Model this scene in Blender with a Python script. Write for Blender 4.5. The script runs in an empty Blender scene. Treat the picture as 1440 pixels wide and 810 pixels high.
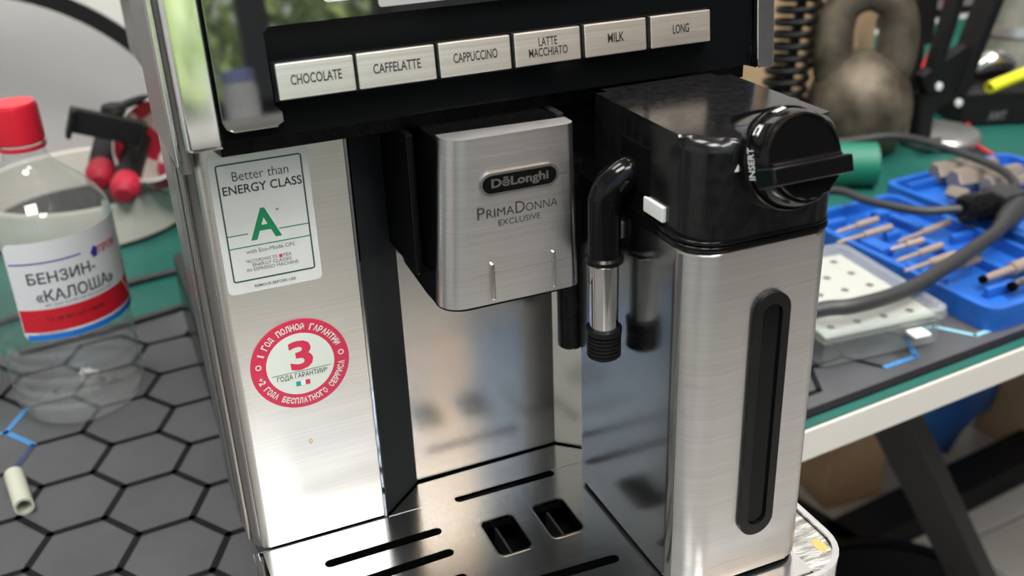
import bpy, bmesh, math, random
from mathutils import Vector, Matrix, Euler
random.seed(7)
S = bpy.context.scene
COL = S.collection
R = math.radians

# ---------------------------------------------------------------- camera
cam_d = bpy.data.cameras.new('camera')
cam_d.lens = 36.38; cam_d.sensor_width = 36.0; cam_d.clip_start = 0.01; cam_d.clip_end = 60
cam_d.dof.use_dof = True; cam_d.dof.focus_distance = 0.43; cam_d.dof.aperture_fstop = 10.0
cam = bpy.data.objects.new('camera', cam_d); COL.objects.link(cam)
def cam_axes(yaw, pit, rol):
    cy, sy, cp, sp, cr, sr = math.cos(yaw), math.sin(yaw), math.cos(pit), math.sin(pit), math.cos(rol), math.sin(rol)
    Rz = Matrix(((cy, -sy, 0), (sy, cy, 0), (0, 0, 1))); B = Matrix(((1, 0, 0), (0, 0, -1), (0, 1, 0)))
    P = Matrix(((1, 0, 0), (0, cp, -sp), (0, sp, cp))); Q = Matrix(((cr, -sr, 0), (sr, cr, 0), (0, 0, 1)))
    return Q @ P @ B @ Rz
A = cam_axes(R(22.064), R(25.702), R(-2.287))
m3 = Matrix((A[0], -A[1], -A[2])).transposed()
cam.matrix_world = Matrix.Translation((-0.0300, -0.3870, 0.3799)) @ m3.to_4x4()
S.camera = cam

# ---------------------------------------------------------------- world, lights, exposure
S.view_settings.view_transform = 'Standard'; S.view_settings.look = 'None'
S.view_settings.gamma = 1; S.view_settings.use_curve_mapping = False
S.view_settings.exposure = 0.0
W = bpy.data.worlds.new('world'); S.world = W; W.use_nodes = True
wn = W.node_tree; bg = wn.nodes['Background']
sky = wn.nodes.new('ShaderNodeTexSky'); sky.sky_type = 'NISHITA'; sky.sun_disc = False
sky.sun_elevation = R(48); sky.sun_rotation = R(0)
wn.links.new(sky.outputs[0], bg.inputs[0]); bg.inputs[1].default_value = 0.35
sun_d = bpy.data.lights.new('sun', 'SUN'); sun_d.energy = 9.0; sun_d.angle = R(0.6); sun_d.color = (1, .96, .88)
sun = bpy.data.objects.new('sun', sun_d); COL.objects.link(sun)
sun.rotation_euler = (R(-42), 0, R(12))      # high, from behind the building: lights the trees outside the window only
def added_ceiling_lamp(x, y, sx, sy, power, color=(1, .97, .93)):
    d = bpy.data.lights.new('added_ceiling_light', 'AREA'); d.shape = 'RECTANGLE'; d.size = sx; d.size_y = sy
    d.energy = power; d.color = color
    o = bpy.data.objects.new('added_ceiling_light', d); COL.objects.link(o); o.location = (x, y, 1.93)
    return o
LAMPS = [(-.35, -.75, .6, .6, 25), (.95, -.55, .6, .6, 30), (-.35, .35, .6, .6, 12), (1.1, .45, .6, .6, 10), (.3, -1.35, .6, .6, 15)]  # added ceiling lamps, out of view, as the room's main light
for a in LAMPS: added_ceiling_lamp(*a)
# daylight through the window opening (the sky outside, as a portal-sized soft source in the window plane)

# ---------------------------------------------------------------- materials
def mat(name, color=(.8, .8, .8), rough=.5, metal=0.0, **k):
    m = bpy.data.materials.new(name); m.use_nodes = True
    b = m.node_tree.nodes['Principled BSDF']
    b.inputs['Base Color'].default_value = (*color, 1); b.inputs['Roughness'].default_value = rough
    b.inputs['Metallic'].default_value = metal
    for kk, v in k.items(): b.inputs[kk.replace('_', ' ')].default_value = v
    return m
def nodes(m): return m.node_tree.nodes, m.node_tree.links, m.node_tree.nodes['Principled BSDF']
def noise(m, scale=(1, 1, 1), size=10, detail=4, coord='Object', rough=.6):
    n, l, b = nodes(m)
    tc = n.new('ShaderNodeTexCoord'); mp = n.new('ShaderNodeMapping'); mp.inputs['Scale'].default_value = scale
    t = n.new('ShaderNodeTexNoise'); t.inputs['Scale'].default_value = size; t.inputs['Detail'].default_value = detail
    t.inputs['Roughness'].default_value = rough
    l.new(tc.outputs[coord], mp.inputs[0]); l.new(mp.outputs[0], t.inputs[0]); return t
def ramp(m, src, stops):
    n, l, b = nodes(m); r = n.new('ShaderNodeValToRGB')
    while len(r.color_ramp.elements) < len(stops): r.color_ramp.elements.new(.5)
    for e, (p, c) in zip(r.color_ramp.elements, stops):
        e.position = p; e.color = (*c, 1) if len(c) == 3 else c
    l.new(src, r.inputs[0]); return r
def mottle(m, c1, c2, size=20, scale=(1, 1, 1), bump=0, p=(.35, .65), rv=None, coord='Object'):
    n, l, b = nodes(m); t = noise(m, scale, size, coord=coord)
    r = ramp(m, t.outputs[0], [(p[0], c1), (p[1], c2)]); l.new(r.outputs[0], b.inputs['Base Color'])
    if bump:
        bm = n.new('ShaderNodeBump'); bm.inputs['Strength'].default_value = bump; bm.inputs['Distance'].default_value = .002
        l.new(t.outputs[0], bm.inputs['Height']); l.new(bm.outputs[0], b.inputs['Normal'])
    if rv:
        mr = n.new('ShaderNodeMapRange'); mr.inputs[3].default_value = rv[0]; mr.inputs[4].default_value = rv[1]
        l.new(t.outputs[0], mr.inputs[0]); l.new(mr.outputs[0], b.inputs['Roughness'])
    return m
def steel(name, color, rough, aniso=.0, grain=(3, 3, 900), gs=.03, rv=.06):
    m = mat(name, color, rough, 1.0, Anisotropic=aniso, Anisotropic_Rotation=.25); n, l, b = nodes(m)
    t = noise(m, grain, 1.0, 3); mr = n.new('ShaderNodeMapRange')
    mr.inputs[3].default_value = rough - rv; mr.inputs[4].default_value = rough + rv
    l.new(t.outputs[0], mr.inputs[0]); l.new(mr.outputs[0], b.inputs['Roughness'])
    t2 = noise(m, grain, 1.3, 3); g = gs * 2.2
    cr = ramp(m, t2.outputs[0], [(.3, tuple(c * (1 - g) for c in color)), (.7, tuple(min(c * (1 + g), 1) for c in color))])
    l.new(cr.outputs[0], b.inputs['Base Color'])
    if aniso:
        tg = n.new('ShaderNodeTangent'); tg.direction_type = 'UV_MAP'; tg.uv_map = 'UVMap'; l.new(tg.outputs[0], b.inputs['Tangent'])
    return m
M = {}
M['steel'] = steel('brushed_steel', (.75, .73, .695), .30, .7, gs=.035)
M['steel_jug'] = steel('brushed_steel_jug', (.64, .63, .635), .30, .7, gs=.03)
M['steel_back'] = steel('satin_steel', (.80, .79, .77), .22, 0, gs=.012, rv=.03)
M['steel_tray'] = steel('tray_steel', (.76, .77, .75), .19, 0, grain=(3, 500, 3), gs=.02, rv=.04)
M['button'] = steel('button_steel', (.86, .84, .80), .38, .5, gs=.05)
M['chrome'] = mottle(mat('chrome', (.85, .85, .86), .06, 1.0), (.80, .80, .82), (.90, .90, .91), 90, rv=(.03, .14))
M['side_mirror'] = steel('polished_darkened_side_steel', (.40, .41, .41), .19, 0, gs=.012, rv=.03)  # polished jug side; its dark reflection is put into the base colour
M['chrome_dull'] = mat('dull_chrome', (.50, .49, .475), .22, 1.0)
M['side_grey'] = mat('satin_grey', (.20, .185, .175), .40, .4)
M['side_dark'] = mat('satin_dark_grey', (.16, .155, .15), .28, .6)
M['black_gloss'] = mat('black_gloss_plastic', (.0035, .0035, .004), .10, Specular_IOR_Level=.28)
M['lid_black'] = mottle(mat('worn_black_plastic', (.005, .005, .0055), .16), (.004, .004, .0045), (.010, .010, .011), 300, rv=(.08, .26))
M['black_soft'] = mottle(mat('black_plastic', (.01, .01, .011), .22, Specular_IOR_Level=.2), (.004, .004, .0045), (.008, .008, .0085), 150, rv=(.15, .30))
M['black_glass'] = mat('black_glass', (.006, .007, .008), .03, Specular_IOR_Level=1.0, Coat_Weight=1, Coat_Roughness=.02, Coat_IOR=1.8)
M['black_strip'] = mat('black_strip', (.004, .005, .0055), .10, Specular_IOR_Level=.12)
M['black_matte'] = mat('matte_black', (.006, .006, .0065), .55, Specular_IOR_Level=.3)
M['charcoal'] = mat('charcoal_plastic', (.022, .024, .026), .28, Specular_IOR_Level=.3)
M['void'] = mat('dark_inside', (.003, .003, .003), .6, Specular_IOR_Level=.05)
M['rubber'] = mat('black_rubber', (.004, .004, .0045), .4, Specular_IOR_Level=.25)
M['white_plastic'] = mat('white_plastic', (.75, .77, .76), .35)
M['ink'] = mat('black_ink', (.02, .02, .02), .5)
M['ink_grey'] = mat('grey_ink', (.12, .12, .12), .5)
M['ink_white'] = mat('white_ink', (.7, .7, .68), .5)
M['sticker'] = mat('silver_sticker', (.66, .68, .67), .42)
M['sticker_in'] = mat('pale_sticker', (.69, .75, .69), .42)
M['green_ink'] = mat('green_ink', (.005, .22, .09), .45)
M['dark_green_ink'] = mat('dark_green_ink', (.02, .07, .055), .45)
M['red_ink'] = mat('crimson_ink', (.62, .025, .08), .4)
M['teal_ink'] = mat('teal_ink', (.01, .32, .33), .4)
M['display'] = mat('display_grey', (.36, .36, .37), .3)
M['label_white'] = mat('label_white', (.82, .83, .85), .35)
M['label_red'] = mat('label_red', (.70, .02, .035), .35)
M['label_blue'] = mat('label_blue', (.02, .22, .75), .35)
M['lid_blue'] = mat('pale_blue_lid', (.35, .40, .80), .4)
M['label_navy'] = mat('label_navy', (.05, .04, .38), .35)
M['cap_red'] = mat('red_cap', (.68, .015, .035), .35)
def clear(name, tint=(1, 1, 1), gl=1.5, haze=.04, rough=.03, base=.9):
    m = bpy.data.materials.new(name); m.use_nodes = True; n = m.node_tree.nodes; l = m.node_tree.links
    n.remove(n['Principled BSDF']); o = n['Material Output']
    t = n.new('ShaderNodeBsdfTransparent'); t.inputs[0].default_value = (*tint, 1)
    g = n.new('ShaderNodeBsdfGlossy'); g.inputs['Roughness'].default_value = rough
    d = n.new('ShaderNodeBsdfDiffuse'); d.inputs[0].default_value = (.75, .78, .78, 1)
    f0 = n.new('ShaderNodeLayerWeight'); f0.inputs[0].default_value = .5; f1 = n.new('ShaderNodeMath'); f1.operation = 'POWER'; f1.inputs[1].default_value = 4.0; l.new(f0.outputs['Facing'], f1.inputs[0]); f = n.new('ShaderNodeMath'); f.operation = 'MULTIPLY_ADD'; f.inputs[1].default_value = .55 * (gl - 1) * 2; f.inputs[2].default_value = .06; l.new(f1.outputs[0], f.inputs[0])
    a = n.new('ShaderNodeMixShader'); a.inputs[0].default_value = haze; b = n.new('ShaderNodeMixShader')
    l.new(t.outputs[0], a.inputs[1]); l.new(d.outputs[0], a.inputs[2])
    l.new(f.outputs[0], b.inputs[0]); l.new(a.outputs[0], b.inputs[1]); l.new(g.outputs[0], b.inputs[2]); l.new(b.outputs[0], o.inputs[0])
    return m
M['pet'] = clear('clear_bottle_plastic', (.97, .98, .975), 1.6, .05)
M['box_clear'] = clear('clear_box_plastic', (.9, .93, .93), 1.45, .16, .1)
M['glass'] = clear('window_glass', (.97, .98, .98), 1.2, .0)
M['mat_grey'] = mottle(mat('desk_mat', (.08, .08, .085), .6), (.062, .064, .071), (.088, .090, .098), 14, p=(.3, .7), rv=(.45, .6))
M['mat_line'] = mat('mat_line', (.008, .008, .010), .6, Specular_IOR_Level=.15)
M['mat_blue'] = mat('mat_line_blue', (.05, .22, .50), .5)
M['mat_navy'] = mat('mat_line_navy', (.03, .045, .12), .5)
M['mat_pale'] = mat('mat_line_pale', (.25, .50, .60), .5)
M['green_mat'] = mottle(mat('green_cutting_mat', (.01, .16, .12), .5), (.006, .085, .068), (.010, .115, .09), 9)
M['table_white'] = mat('white_laminate', (.62, .61, .57), .4)
M['wall'] = mottle(mat('wall_paint', (.55, .55, .55), .8), (.56, .55, .55), (.62, .615, .61), 2)
M['wall_grey'] = mat('grey_wall_paint', (.10, .10, .105), .8)
M['ceiling'] = mat('ceiling_paint', (.75, .75, .74), .9)
M['tile'] = mottle(mat('floor_tile', (.6, .6, .57), .3), (.50, .49, .45), (.60, .59, .56), 3)
M['grout'] = mat('tile_grout', (.25, .24, .22), .8)
M['frame_dark'] = mat('dark_window_frame', (.045, .05, .055), .4)
M['leaf'] = mottle(mat('leaves', (.2, .4, .06), .6), (.16, .26, .06), (.55, .66, .22), 5, p=(.4, .6))
M['grass'] = mottle(mat('grass', (.1, .2, .05), .9), (.08, .16, .03), (.16, .26, .06), 3)
M['bark'] = mat('bark', (.1, .07, .05), .9)
M['card'] = mottle(mat('cardboard', (.42, .27, .15), .8), (.46, .30, .165), (.55, .37, .22), 12)
M['wood'] = mottle(mat('light_wood', (.5, .32, .18), .5), (.52, .33, .18), (.66, .45, .27), 3, scale=(8, 8, 1))
M['card_dark'] = mat('cardboard_print', (.12, .11, .11), .7)
M['blue_plastic'] = mottle(mat('blue_plastic', (.02, .16, .6), .4), (.010, .095, .42), (.018, .13, .52), 30)
M['blue_bag'] = mottle(mat('blue_bag', (.02, .10, .35), .35), (.02, .08, .32), (.06, .24, .62), 6, bump=.6)
M['bit_metal'] = mat('tan_steel', (.46, .37, .31), .35, .5)
M['bit_grey'] = mat('dull_tan_steel', (.34, .29, .245), .4, .5)
M['tip_metal'] = mat('bright_metal', (.75, .73, .70), .2, 1)
M['metal_grey'] = mat('grey_metal', (.42, .42, .42), .35, .8)
M['green_plastic'] = mat('green_tape', (.006, .16, .10), .5)
M['yellow'] = mat('yellow_tube', (.75, .78, .03), .45)
M['red_wire'] = mat('red_insulation', (.6, .02, .04), .4)
M['cable'] = mat('grey_black_cable', (.03, .031, .033), .45)
M['iron'] = mottle(mat('old_iron', (.1, .08, .07), .55, .5), (.030, .022, .014), (.20, .165, .12), 22, bump=.8, p=(.3, .75), rv=(.35, .7))
M['grey_green'] = mottle(mat('grey_green_plastic', (.17, .18, .15), .6), (.14, .15, .12), (.22, .22, .19), 30)
M['cream'] = mat('cream_plastic', (.58, .56, .50), .45)
M['lamp_white'] = mat('lamp_plastic', (.72, .70, .66), .4)
M['toy_red'] = mat('toy_red', (.42, .012, .035), .5)
M['toy_white'] = mat('toy_white', (.62, .60, .55), .5)
M['pipe'] = mat('pale_plastic', (.55, .56, .46), .45)
M['stain'] = mat('orange_stain', (.62, .36, .10), .6)
M['ledge'] = mottle(mat('scuffed_steel', (.5, .5, .5), .3, 1.0), (.30, .30, .28), (.75, .75, .70), 160, scale=(.5, 2, 1), bump=.3, rv=(.15, .5))
me = mat('lamp_diffuser', (.9, .9, .9), .5, Emission_Strength=4.0, Emission_Color=(1, .98, .95, 1)); M['diffuser'] = me  # glowing face of the added ceiling lamps

# ---------------------------------------------------------------- helpers
def finish(name, bm, material, parent=None, smooth=True, mw=None, angle=35):
    me = bpy.data.meshes.new(name); bmesh.ops.recalc_face_normals(bm, faces=bm.faces); bm.to_mesh(me); bm.free()
    return link(name, me, material, parent, smooth, mw, angle)
def link(name, me, material, parent=None, smooth=True, mw=None, angle=35):
    for m in (material if isinstance(material, (list, tuple)) else [material]): me.materials.append(m)
    if not me.uv_layers:
        uv = me.uv_layers.new(name='UVMap'); vs = me.vertices
        for lp in me.loops:
            c = vs[lp.vertex_index].co; uv.data[lp.index].uv = (c.x * 1.0 + c.y * .35, c.z)
    if smooth:
        me.shade_smooth()
        try: me.set_sharp_from_angle(angle=R(angle))
        except Exception: pass
    o = bpy.data.objects.new(name, me); COL.objects.link(o)
    if smooth and len(me.polygons) < 400:
        wm_ = o.modifiers.new('weighted', 'WEIGHTED_NORMAL'); wm_.keep_sharp = True; wm_.weight = 90
    if parent is not None:
        o.parent = parent; o.matrix_parent_inverse = Matrix.Identity(4)
        base = parent.matrix_basis.copy(); q = parent.parent
        while q is not None: base = q.matrix_basis @ base; q = q.parent
        o.matrix_basis = base.inverted() @ (mw if mw is not None else Matrix.Identity(4))
    elif mw is not None: o.matrix_basis = mw
    return o
def tag(o, label=None, cat=None, group=None, kind=None):
    if label: o['label'] = label
    if cat: o['category'] = cat
    if group: o['group'] = group
    if kind: o['kind'] = kind
    return o
def thing(name, label, cat, loc=(0, 0, 0), group=None):
    o = bpy.data.objects.new(name, None); COL.objects.link(o); o.location = loc; o.empty_display_size = .02
    o.matrix_basis = Matrix.Translation(loc)
    return tag(o, label, cat, group)
def box_bm(x0, x1, y0, y1, z0, z1, bev=0, seg=2, bm=None):
    b = bmesh.new(); bmesh.ops.create_cube(b, size=1)
    bmesh.ops.scale(b, vec=(x1 - x0, y1 - y0, z1 - z0), verts=b.verts)
    bmesh.ops.translate(b, vec=((x0 + x1) / 2, (y0 + y1) / 2, (z0 + z1) / 2), verts=b.verts)
    if bev: bmesh.ops.bevel(b, geom=b.edges[:], offset=bev, segments=seg, affect='EDGES', profile=.5)
    if bm is not None: return merge(bm, b)
    return b
def merge(a, b, mw=None):
    me = bpy.data.meshes.new('tmp'); b.to_mesh(me); b.free()
    if mw is not None: me.transform(mw)
    a.from_mesh(me); bpy.data.meshes.remove(me); return a
def box(name, x0, x1, y0, y1, z0, z1, m, parent=None, bev=0, mw=None, seg=2):
    return finish(name, box_bm(x0, x1, y0, y1, z0, z1, bev, seg), m, parent, mw=mw)
def rrect(x0, x1, y0, y1, r, n=6):
    rs = r if isinstance(r, (list, tuple)) else [r] * 4    # order: (x1,y1),(x0,y1),(x0,y0),(x1,y0)
    out = []
    for (cx, cy, sx, sy, a0), q in zip(((x1, y1, -1, -1, 0), (x0, y1, 1, -1, 90), (x0, y0, 1, 1, 180), (x1, y0, -1, 1, 270)), rs):
        if q <= 0: out.append((cx, cy)); continue
        for i in range(n + 1):
            a = R(a0 + 90 * i / n); out.append((cx + sx * q + q * math.cos(a), cy + sy * q + q * math.sin(a)))
    return out
def prism_bm(poly, z0, z1, bev=0, seg=3, poly2=None, bev_bottom=False):
    b = bmesh.new(); lo = [b.verts.new((*p, z0)) for p in poly]; hi = [b.verts.new((*p, z1)) for p in (poly2 or poly)]
    n = len(poly); b.faces.new(lo[::-1]); top = b.faces.new(hi)
    for i in range(n): b.faces.new((lo[i], lo[(i + 1) % n], hi[(i + 1) % n], hi[i]))
    if bev:
        es = list(top.edges)
        if bev_bottom: es += [e for e in b.edges if all(v in lo for v in e.verts)]
        bmesh.ops.bevel(b, geom=es, offset=bev, segments=seg, affect='EDGES', profile=.5)
    return b
def prism(name, poly, z0, z1, m, parent=None, bev=0, mw=None, seg=3, poly2=None, bev_bottom=False, angle=35):
    return finish(name, prism_bm(poly, z0, z1, bev, seg, poly2, bev_bottom), m, parent, mw=mw, angle=angle)
def lathe_bm(prof, n=48, cap=True):
    b = bmesh.new(); rings = []
    for r, z in prof:
        if r < 1e-6: rings.append([b.verts.new((0, 0, z))])
        else: rings.append([b.verts.new((r * math.cos(2 * math.pi * i / n), r * math.sin(2 * math.pi * i / n), z)) for i in range(n)])
    for a, c in zip(rings, rings[1:]):
        for i in range(n):
            j = (i + 1) % n
            if len(a) == 1 and len(c) == 1: continue
            if len(a) == 1: b.faces.new((a[0], c[i], c[j]))
            elif len(c) == 1: b.faces.new((a[i], a[j], c[0]))
            else: b.faces.new((a[i], a[j], c[j], c[i]))
    return b
def lathe(name, prof, m, parent=None, mw=None, n=48, angle=35): return finish(name, lathe_bm(prof, n), m, parent, mw=mw, angle=angle)
def smooth_path(pts, k=8):
    pts = [Vector(p) for p in pts]
    if len(pts) < 3: return pts
    out = []; P = [pts[0] * 2 - pts[1]] + pts + [pts[-1] * 2 - pts[-2]]
    for i in range(1, len(P) - 2):
        for j in range(k):
            t = j / k; a, b, c, d = P[i - 1], P[i], P[i + 1], P[i + 2]
            out.append(.5 * ((2 * b) + (-a + c) * t + (2 * a - 5 * b + 4 * c - d) * t * t + (-a + 3 * b - 3 * c + d) * t ** 3))
    out.append(pts[-1]); return out
def tube_bm(pts, r, n=12, smooth=True, k=8):
    path = smooth_path(pts, k) if smooth else [Vector(p) for p in pts]
    b = bmesh.new(); rings = []; up = None
    for i, p in enumerate(path):
        t = (path[min(i + 1, len(path) - 1)] - path[max(i - 1, 0)]).normalized()
        if up is None: up = t.orthogonal().normalized()
        up = (up - t * up.dot(t)).normalized(); s = t.cross(up)
        rr = r(i / (len(path) - 1)) if callable(r) else r
        rings.append([b.verts.new(p + (up * math.cos(2 * math.pi * q / n) + s * math.sin(2 * math.pi * q / n)) * rr) for q in range(n)])
    for a, c in zip(rings, rings[1:]):
        for q in range(n): b.faces.new((a[q], a[(q + 1) % n], c[(q + 1) % n], c[q]))
    b.faces.new(rings[0][::-1]); b.faces.new(rings[-1]); return b
def tube(name, pts, r, m, parent=None, n=12, smooth=True, k=8, mw=None): return finish(name, tube_bm(pts, r, n, smooth, k), m, parent, mw=mw, angle=50)
def plate_mesh(loops, thick):
    """flat outline with holes, filled; z from 0 to thick"""
    c = bpy.data.curves.new('tmp', 'CURVE'); c.dimensions = '2D'; c.fill_mode = 'BOTH'; c.extrude = thick / 2
    for lp in loops:
        s = c.splines.new('POLY'); s.points.add(len(lp) - 1); s.use_cyclic_u = True
        for p, q in zip(s.points, lp): p.co = (q[0], q[1], 0, 1)
    o = bpy.data.objects.new('tmp', c); me = bpy.data.meshes.new_from_object(o)
    bpy.data.objects.remove(o); bpy.data.curves.remove(c)
    me.transform(Matrix.Translation((0, 0, thick / 2))); return me
def plate(name, loops, thick, m, parent=None, mw=None): return link(name, plate_mesh(loops, thick), m, parent, True, mw, 30)
def text_mesh(s, w=None, h=None, bold=0, thick=.00006, space=1.0, line=1.0):
    """mesh in XY, centred on the origin, w wide and h high"""
    c = bpy.data.curves.new('tmp', 'FONT'); c.body = s; c.size = 1; c.align_x = 'CENTER'; c.extrude = .02; c.offset = bold
    c.space_character = space; c.space_line = line; c.resolution_u = 3
    o = bpy.data.objects.new('tmp', c); me = bpy.data.meshes.new_from_object(o)
    bpy.data.objects.remove(o); bpy.data.curves.remove(c)
    if not me.vertices: return me
    xs = [v.co.x for v in me.vertices]; ys = [v.co.y for v in me.vertices]
    sx = w / (max(xs) - min(xs)) if w else None; sy = h / (max(ys) - min(ys)) if h else None
    sx = sx or sy; sy = sy or sx; cx, cy = (max(xs) + min(xs)) / 2, (max(ys) + min(ys)) / 2
    for v in me.vertices: v.co = ((v.co.x - cx) * sx, (v.co.y - cy) * sy, (v.co.z / .04 + .5) * thick)
    return me
def text(name, s, w, h, m, parent, mw, **k): return link(name, text_mesh(s, w, h, **k), m, parent, False, mw)
def T(x, y, z): return Matrix.Translation((x, y, z))
def RX(a): return Matrix.Rotation(R(a), 4, 'X')
def RY(a): return Matrix.Rotation(R(a), 4, 'Y')
def RZ(a): return Matrix.Rotation(R(a), 4, 'Z')
def front(x, y, z, roll=0): return T(x, y, z) @ RX(90) @ RZ(roll)      # local x right, y up, z towards the viewer
def between(p, q):                                                      # local z runs from p to q
    p, q = Vector(p), Vector(q); d = q - p
    return Matrix.Translation(p) @ d.to_track_quat('Z', 'Y').to_matrix().to_4x4(), d.length
def struct(o): o['kind'] = 'structure'; return o
TA = R(5.32); ca, sa = math.cos(TA), math.sin(TA)
TBL = T(0, .03, 0) @ Matrix.Rotation(TA, 4, 'Z')                        # the table's frame: u along its front edge, v to the back
def uv(x, y): dx, dy = x, y - .03; return dx * ca + dy * sa, -dx * sa + dy * ca

# ================================================================ ROOM
FZ = -.75
x0, x1, y0, y1, CZ = -2.1, 2.4, -1.85, 1.10, 1.95
fl = thing('floor', None, None, (0, 0, FZ)); fl['kind'] = 'structure'
box('grout_bed', x0, x1, y0, y1, FZ - .06, FZ - .004, M['grout'], fl)
tile_me = None; ts = .30; k = 0
tb = prism_bm(rrect(-.1475, .1475, -.1475, .1475, 0), -.008, 0, .0015, 1); tile_me = bpy.data.meshes.new('tile'); tb.to_mesh(tile_me); tb.free()
tile_me.materials.append(M['tile'])
for i in range(-3, 12):
    for j in range(-8, 8):
        cx, cy = .12 + i * ts, .02 + j * ts
        p = T(0, 0, 0) @ Matrix.Rotation(R(5), 4, 'Z') @ Vector((cx, cy, 0))
        if not (x0 + .22 < p.x < x1 - .22 and y0 + .22 < p.y < y1 - .22): continue
        o = bpy.data.objects.new('tile', tile_me); COL.objects.link(o); o.parent = fl; o.location = (p.x, p.y, 0); o.rotation_euler = (0, 0, R(5))
struct(box('ceiling', x0, x1, y0, y1, CZ, CZ + .1, M['ceiling']))
struct(box('wall_back', x0, x1, y1, y1 + .1, FZ, CZ, M['wall']))
struct(box('wall_left', x0 - .1, x0, y0, y1, FZ, CZ, M['wall']))
struct(box('wall_right', x1, x1 + .1, y0, y1, FZ, CZ, M['wall_grey']))
WS, WT, WL, WR = .17, 1.55, -1.7, .60            # window sill, head, left and right
wf = thing('wall_front', None, None, (0, y0, FZ)); wf['kind'] = 'structure'
box('wall_section', x0, x1, y0 - .1, y0, FZ, WS, M['wall_grey'], wf)
box('wall_section', x0, x1, y0 - .1, y0, WT, CZ, M['wall'], wf)
box('wall_section', WR, x1, y0 - .1, y0, WS, WT, M['wall_grey'], wf)
box('wall_section', x0, WL, y0 - .1, y0, WS, WT, M['wall'], wf)
wd = thing('window_1', None, None, (0, y0, WS)); wd['kind'] = 'structure'
xs = [WL, -1.12, -.72, -.31, .02, .31, .60]
for a in xs: box('window_frame', a - .03, a + .03, y0 - .07, y0 - .01, WS, WT, M['frame_dark'], wd, .004)
box('window_frame', WL, WR, y0 - .07, y0 - .01, WS, WS + .035, M['frame_dark'], wd, .004)
box('window_frame', WL, WR, y0 - .07, y0 - .01, WT - .04, WT, M['frame_dark'], wd, .004)
for a, b in zip(xs, xs[1:]): box('window_pane', a + .03, b - .03, y0 - .042, y0 - .038, WS + .035, WT - .04, M['glass'], wd)
box('window_sill', WL - .05, WR + .02, y0 + .001, y0 + .16, WS - .035, WS, M['table_white'], wd, .004)
LL = ['above the left front of the room', 'above the right front of the room', 'above the left end of the table', 'above the right end of the table', 'nearest the window']
for (x, y, sx, sy, p), ll in zip(LAMPS, LL):
    t = thing('added_ceiling_lamp', 'added square flush ceiling lamp ' + ll, 'ceiling lamp', (x, y, CZ), 'added square ceiling lamps lighting the room')
    box('lamp_frame', x - sx / 2 - .02, x + sx / 2 + .02, y - sy / 2 - .02, y + sy / 2 + .02, CZ - .012, CZ - .001, M['table_white'], t, .003)
    box('diffuser', x - sx / 2, x + sx / 2, y - sy / 2, y + sy / 2, CZ - .016, CZ - .0125, M['diffuser'], t)

# outside: lawn and leafy trees
lawn = struct(box('ground', -9, 9, -12, y0 - .2, -1.35, -1.25, M['grass']))
def tree(x, y, z, r, label):
    t = thing('leafy_tree', label, 'tree', (x, y, -1.25), 'leafy trees outside the window')
    tube('trunk', [(x, y, -1.26), (x + .05, y, z - r * .4), (x, y + .05, z)], .09, M['bark'], t, n=8)
    b = bmesh.new(); rnd = random.Random(int(x * 31 + y * 7))
    for i in range(1500):
        v = Vector((rnd.gauss(0, 1), rnd.gauss(0, 1), rnd.gauss(0, 1))).normalized() * r * (rnd.random() ** .35)
        q = Euler((rnd.random() * 6, rnd.random() * 6, rnd.random() * 6)).to_matrix(); s = .055 + .05 * rnd.random()
        vs = [b.verts.new(Vector((x, y, z)) + v + q @ Vector(c) * s) for c in ((-1, 0, 0), (0, -.55, .1), (1, 0, 0), (0, .55, .1))]
        b.faces.new(vs)
    f = finish('foliage', b, M['leaf'], t, smooth=False); f['kind'] = 'stuff'
for a, ll in zip([(-4.4, -5.2, .3, 1.2), (-1.75, -5.2, .25, 1.3), (.95, -5.2, .35, 1.3), (3.6, -5.2, .2, 1.25), (-.5, -8.6, 1.2, 1.8), (3.4, -8.8, 1.2, 1.8), (-4.6, -8.8, 1.2, 1.8)],
    ['farthest left in the near row', 'left of centre in the near row', 'right of centre in the near row', 'farthest right in the near row', 'in the middle of the far row', 'at the right of the far row', 'at the left of the far row']):
    tree(*a, 'leafy green tree outside the window, ' + ll)

# ================================================================ TABLE
tbl = thing('work_table', 'white topped work table with black metal legs, covered by mats', 'table', (.3, .4, FZ))
U0, U1, V1 = -1.3, 1.55, .84
box('table_top', U0, U1, 0, V1, -.0265, -.0025, M['table_white'], tbl, .0015, TBL)
def bar(name, p, q, w, h, m, parent, roll=0):
    mw, L = between(p, q); return box(name, -w / 2, w / 2, -h / 2, h / 2, 0, L, m, parent, .002, mw @ RZ(roll))
bar('leg', (.542, .27, -.028), (.937, .27, FZ + .05), .026, .045, M['black_matte'], tbl, 62)
bar('leg', (1.35, .85, -.028), (1.35, .85, FZ + .05), .05, .04, M['black_matte'], tbl)
bar('leg', (-.9, .2, -.028), (-.9, .2, FZ + .05), .05, .04, M['black_matte'], tbl)
bar('leg', (-.9, .7, -.028), (-.9, .7, FZ + .05), .05, .04, M['black_matte'], tbl)
bar('foot_bar', (.56, .58, FZ + .025), (1.50, .70, FZ + .025), .07, .05, M['black_matte'], tbl, 0)
bar('foot_bar', (.985, .30, FZ + .025), (.86, .90, FZ + .025), .06, .05, M['black_matte'], tbl, 0)
gm = box('cutting_mat', U0 + .02, U1 - .02, .002, V1 - .03, -.0025, -.0010, M['green_mat'], None, 0, TBL)
tag(gm, 'large green cutting mat covering the white table top', 'mat')
dm = thing('desk_mat', 'dark grey desk mat printed with black and blue hexagons', 'mat', (0, .2, 0))
box('mat_sheet', -.60, .61, .010, .397, -.0010, 0, M['mat_grey'], dm, .0003, TBL)
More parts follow.
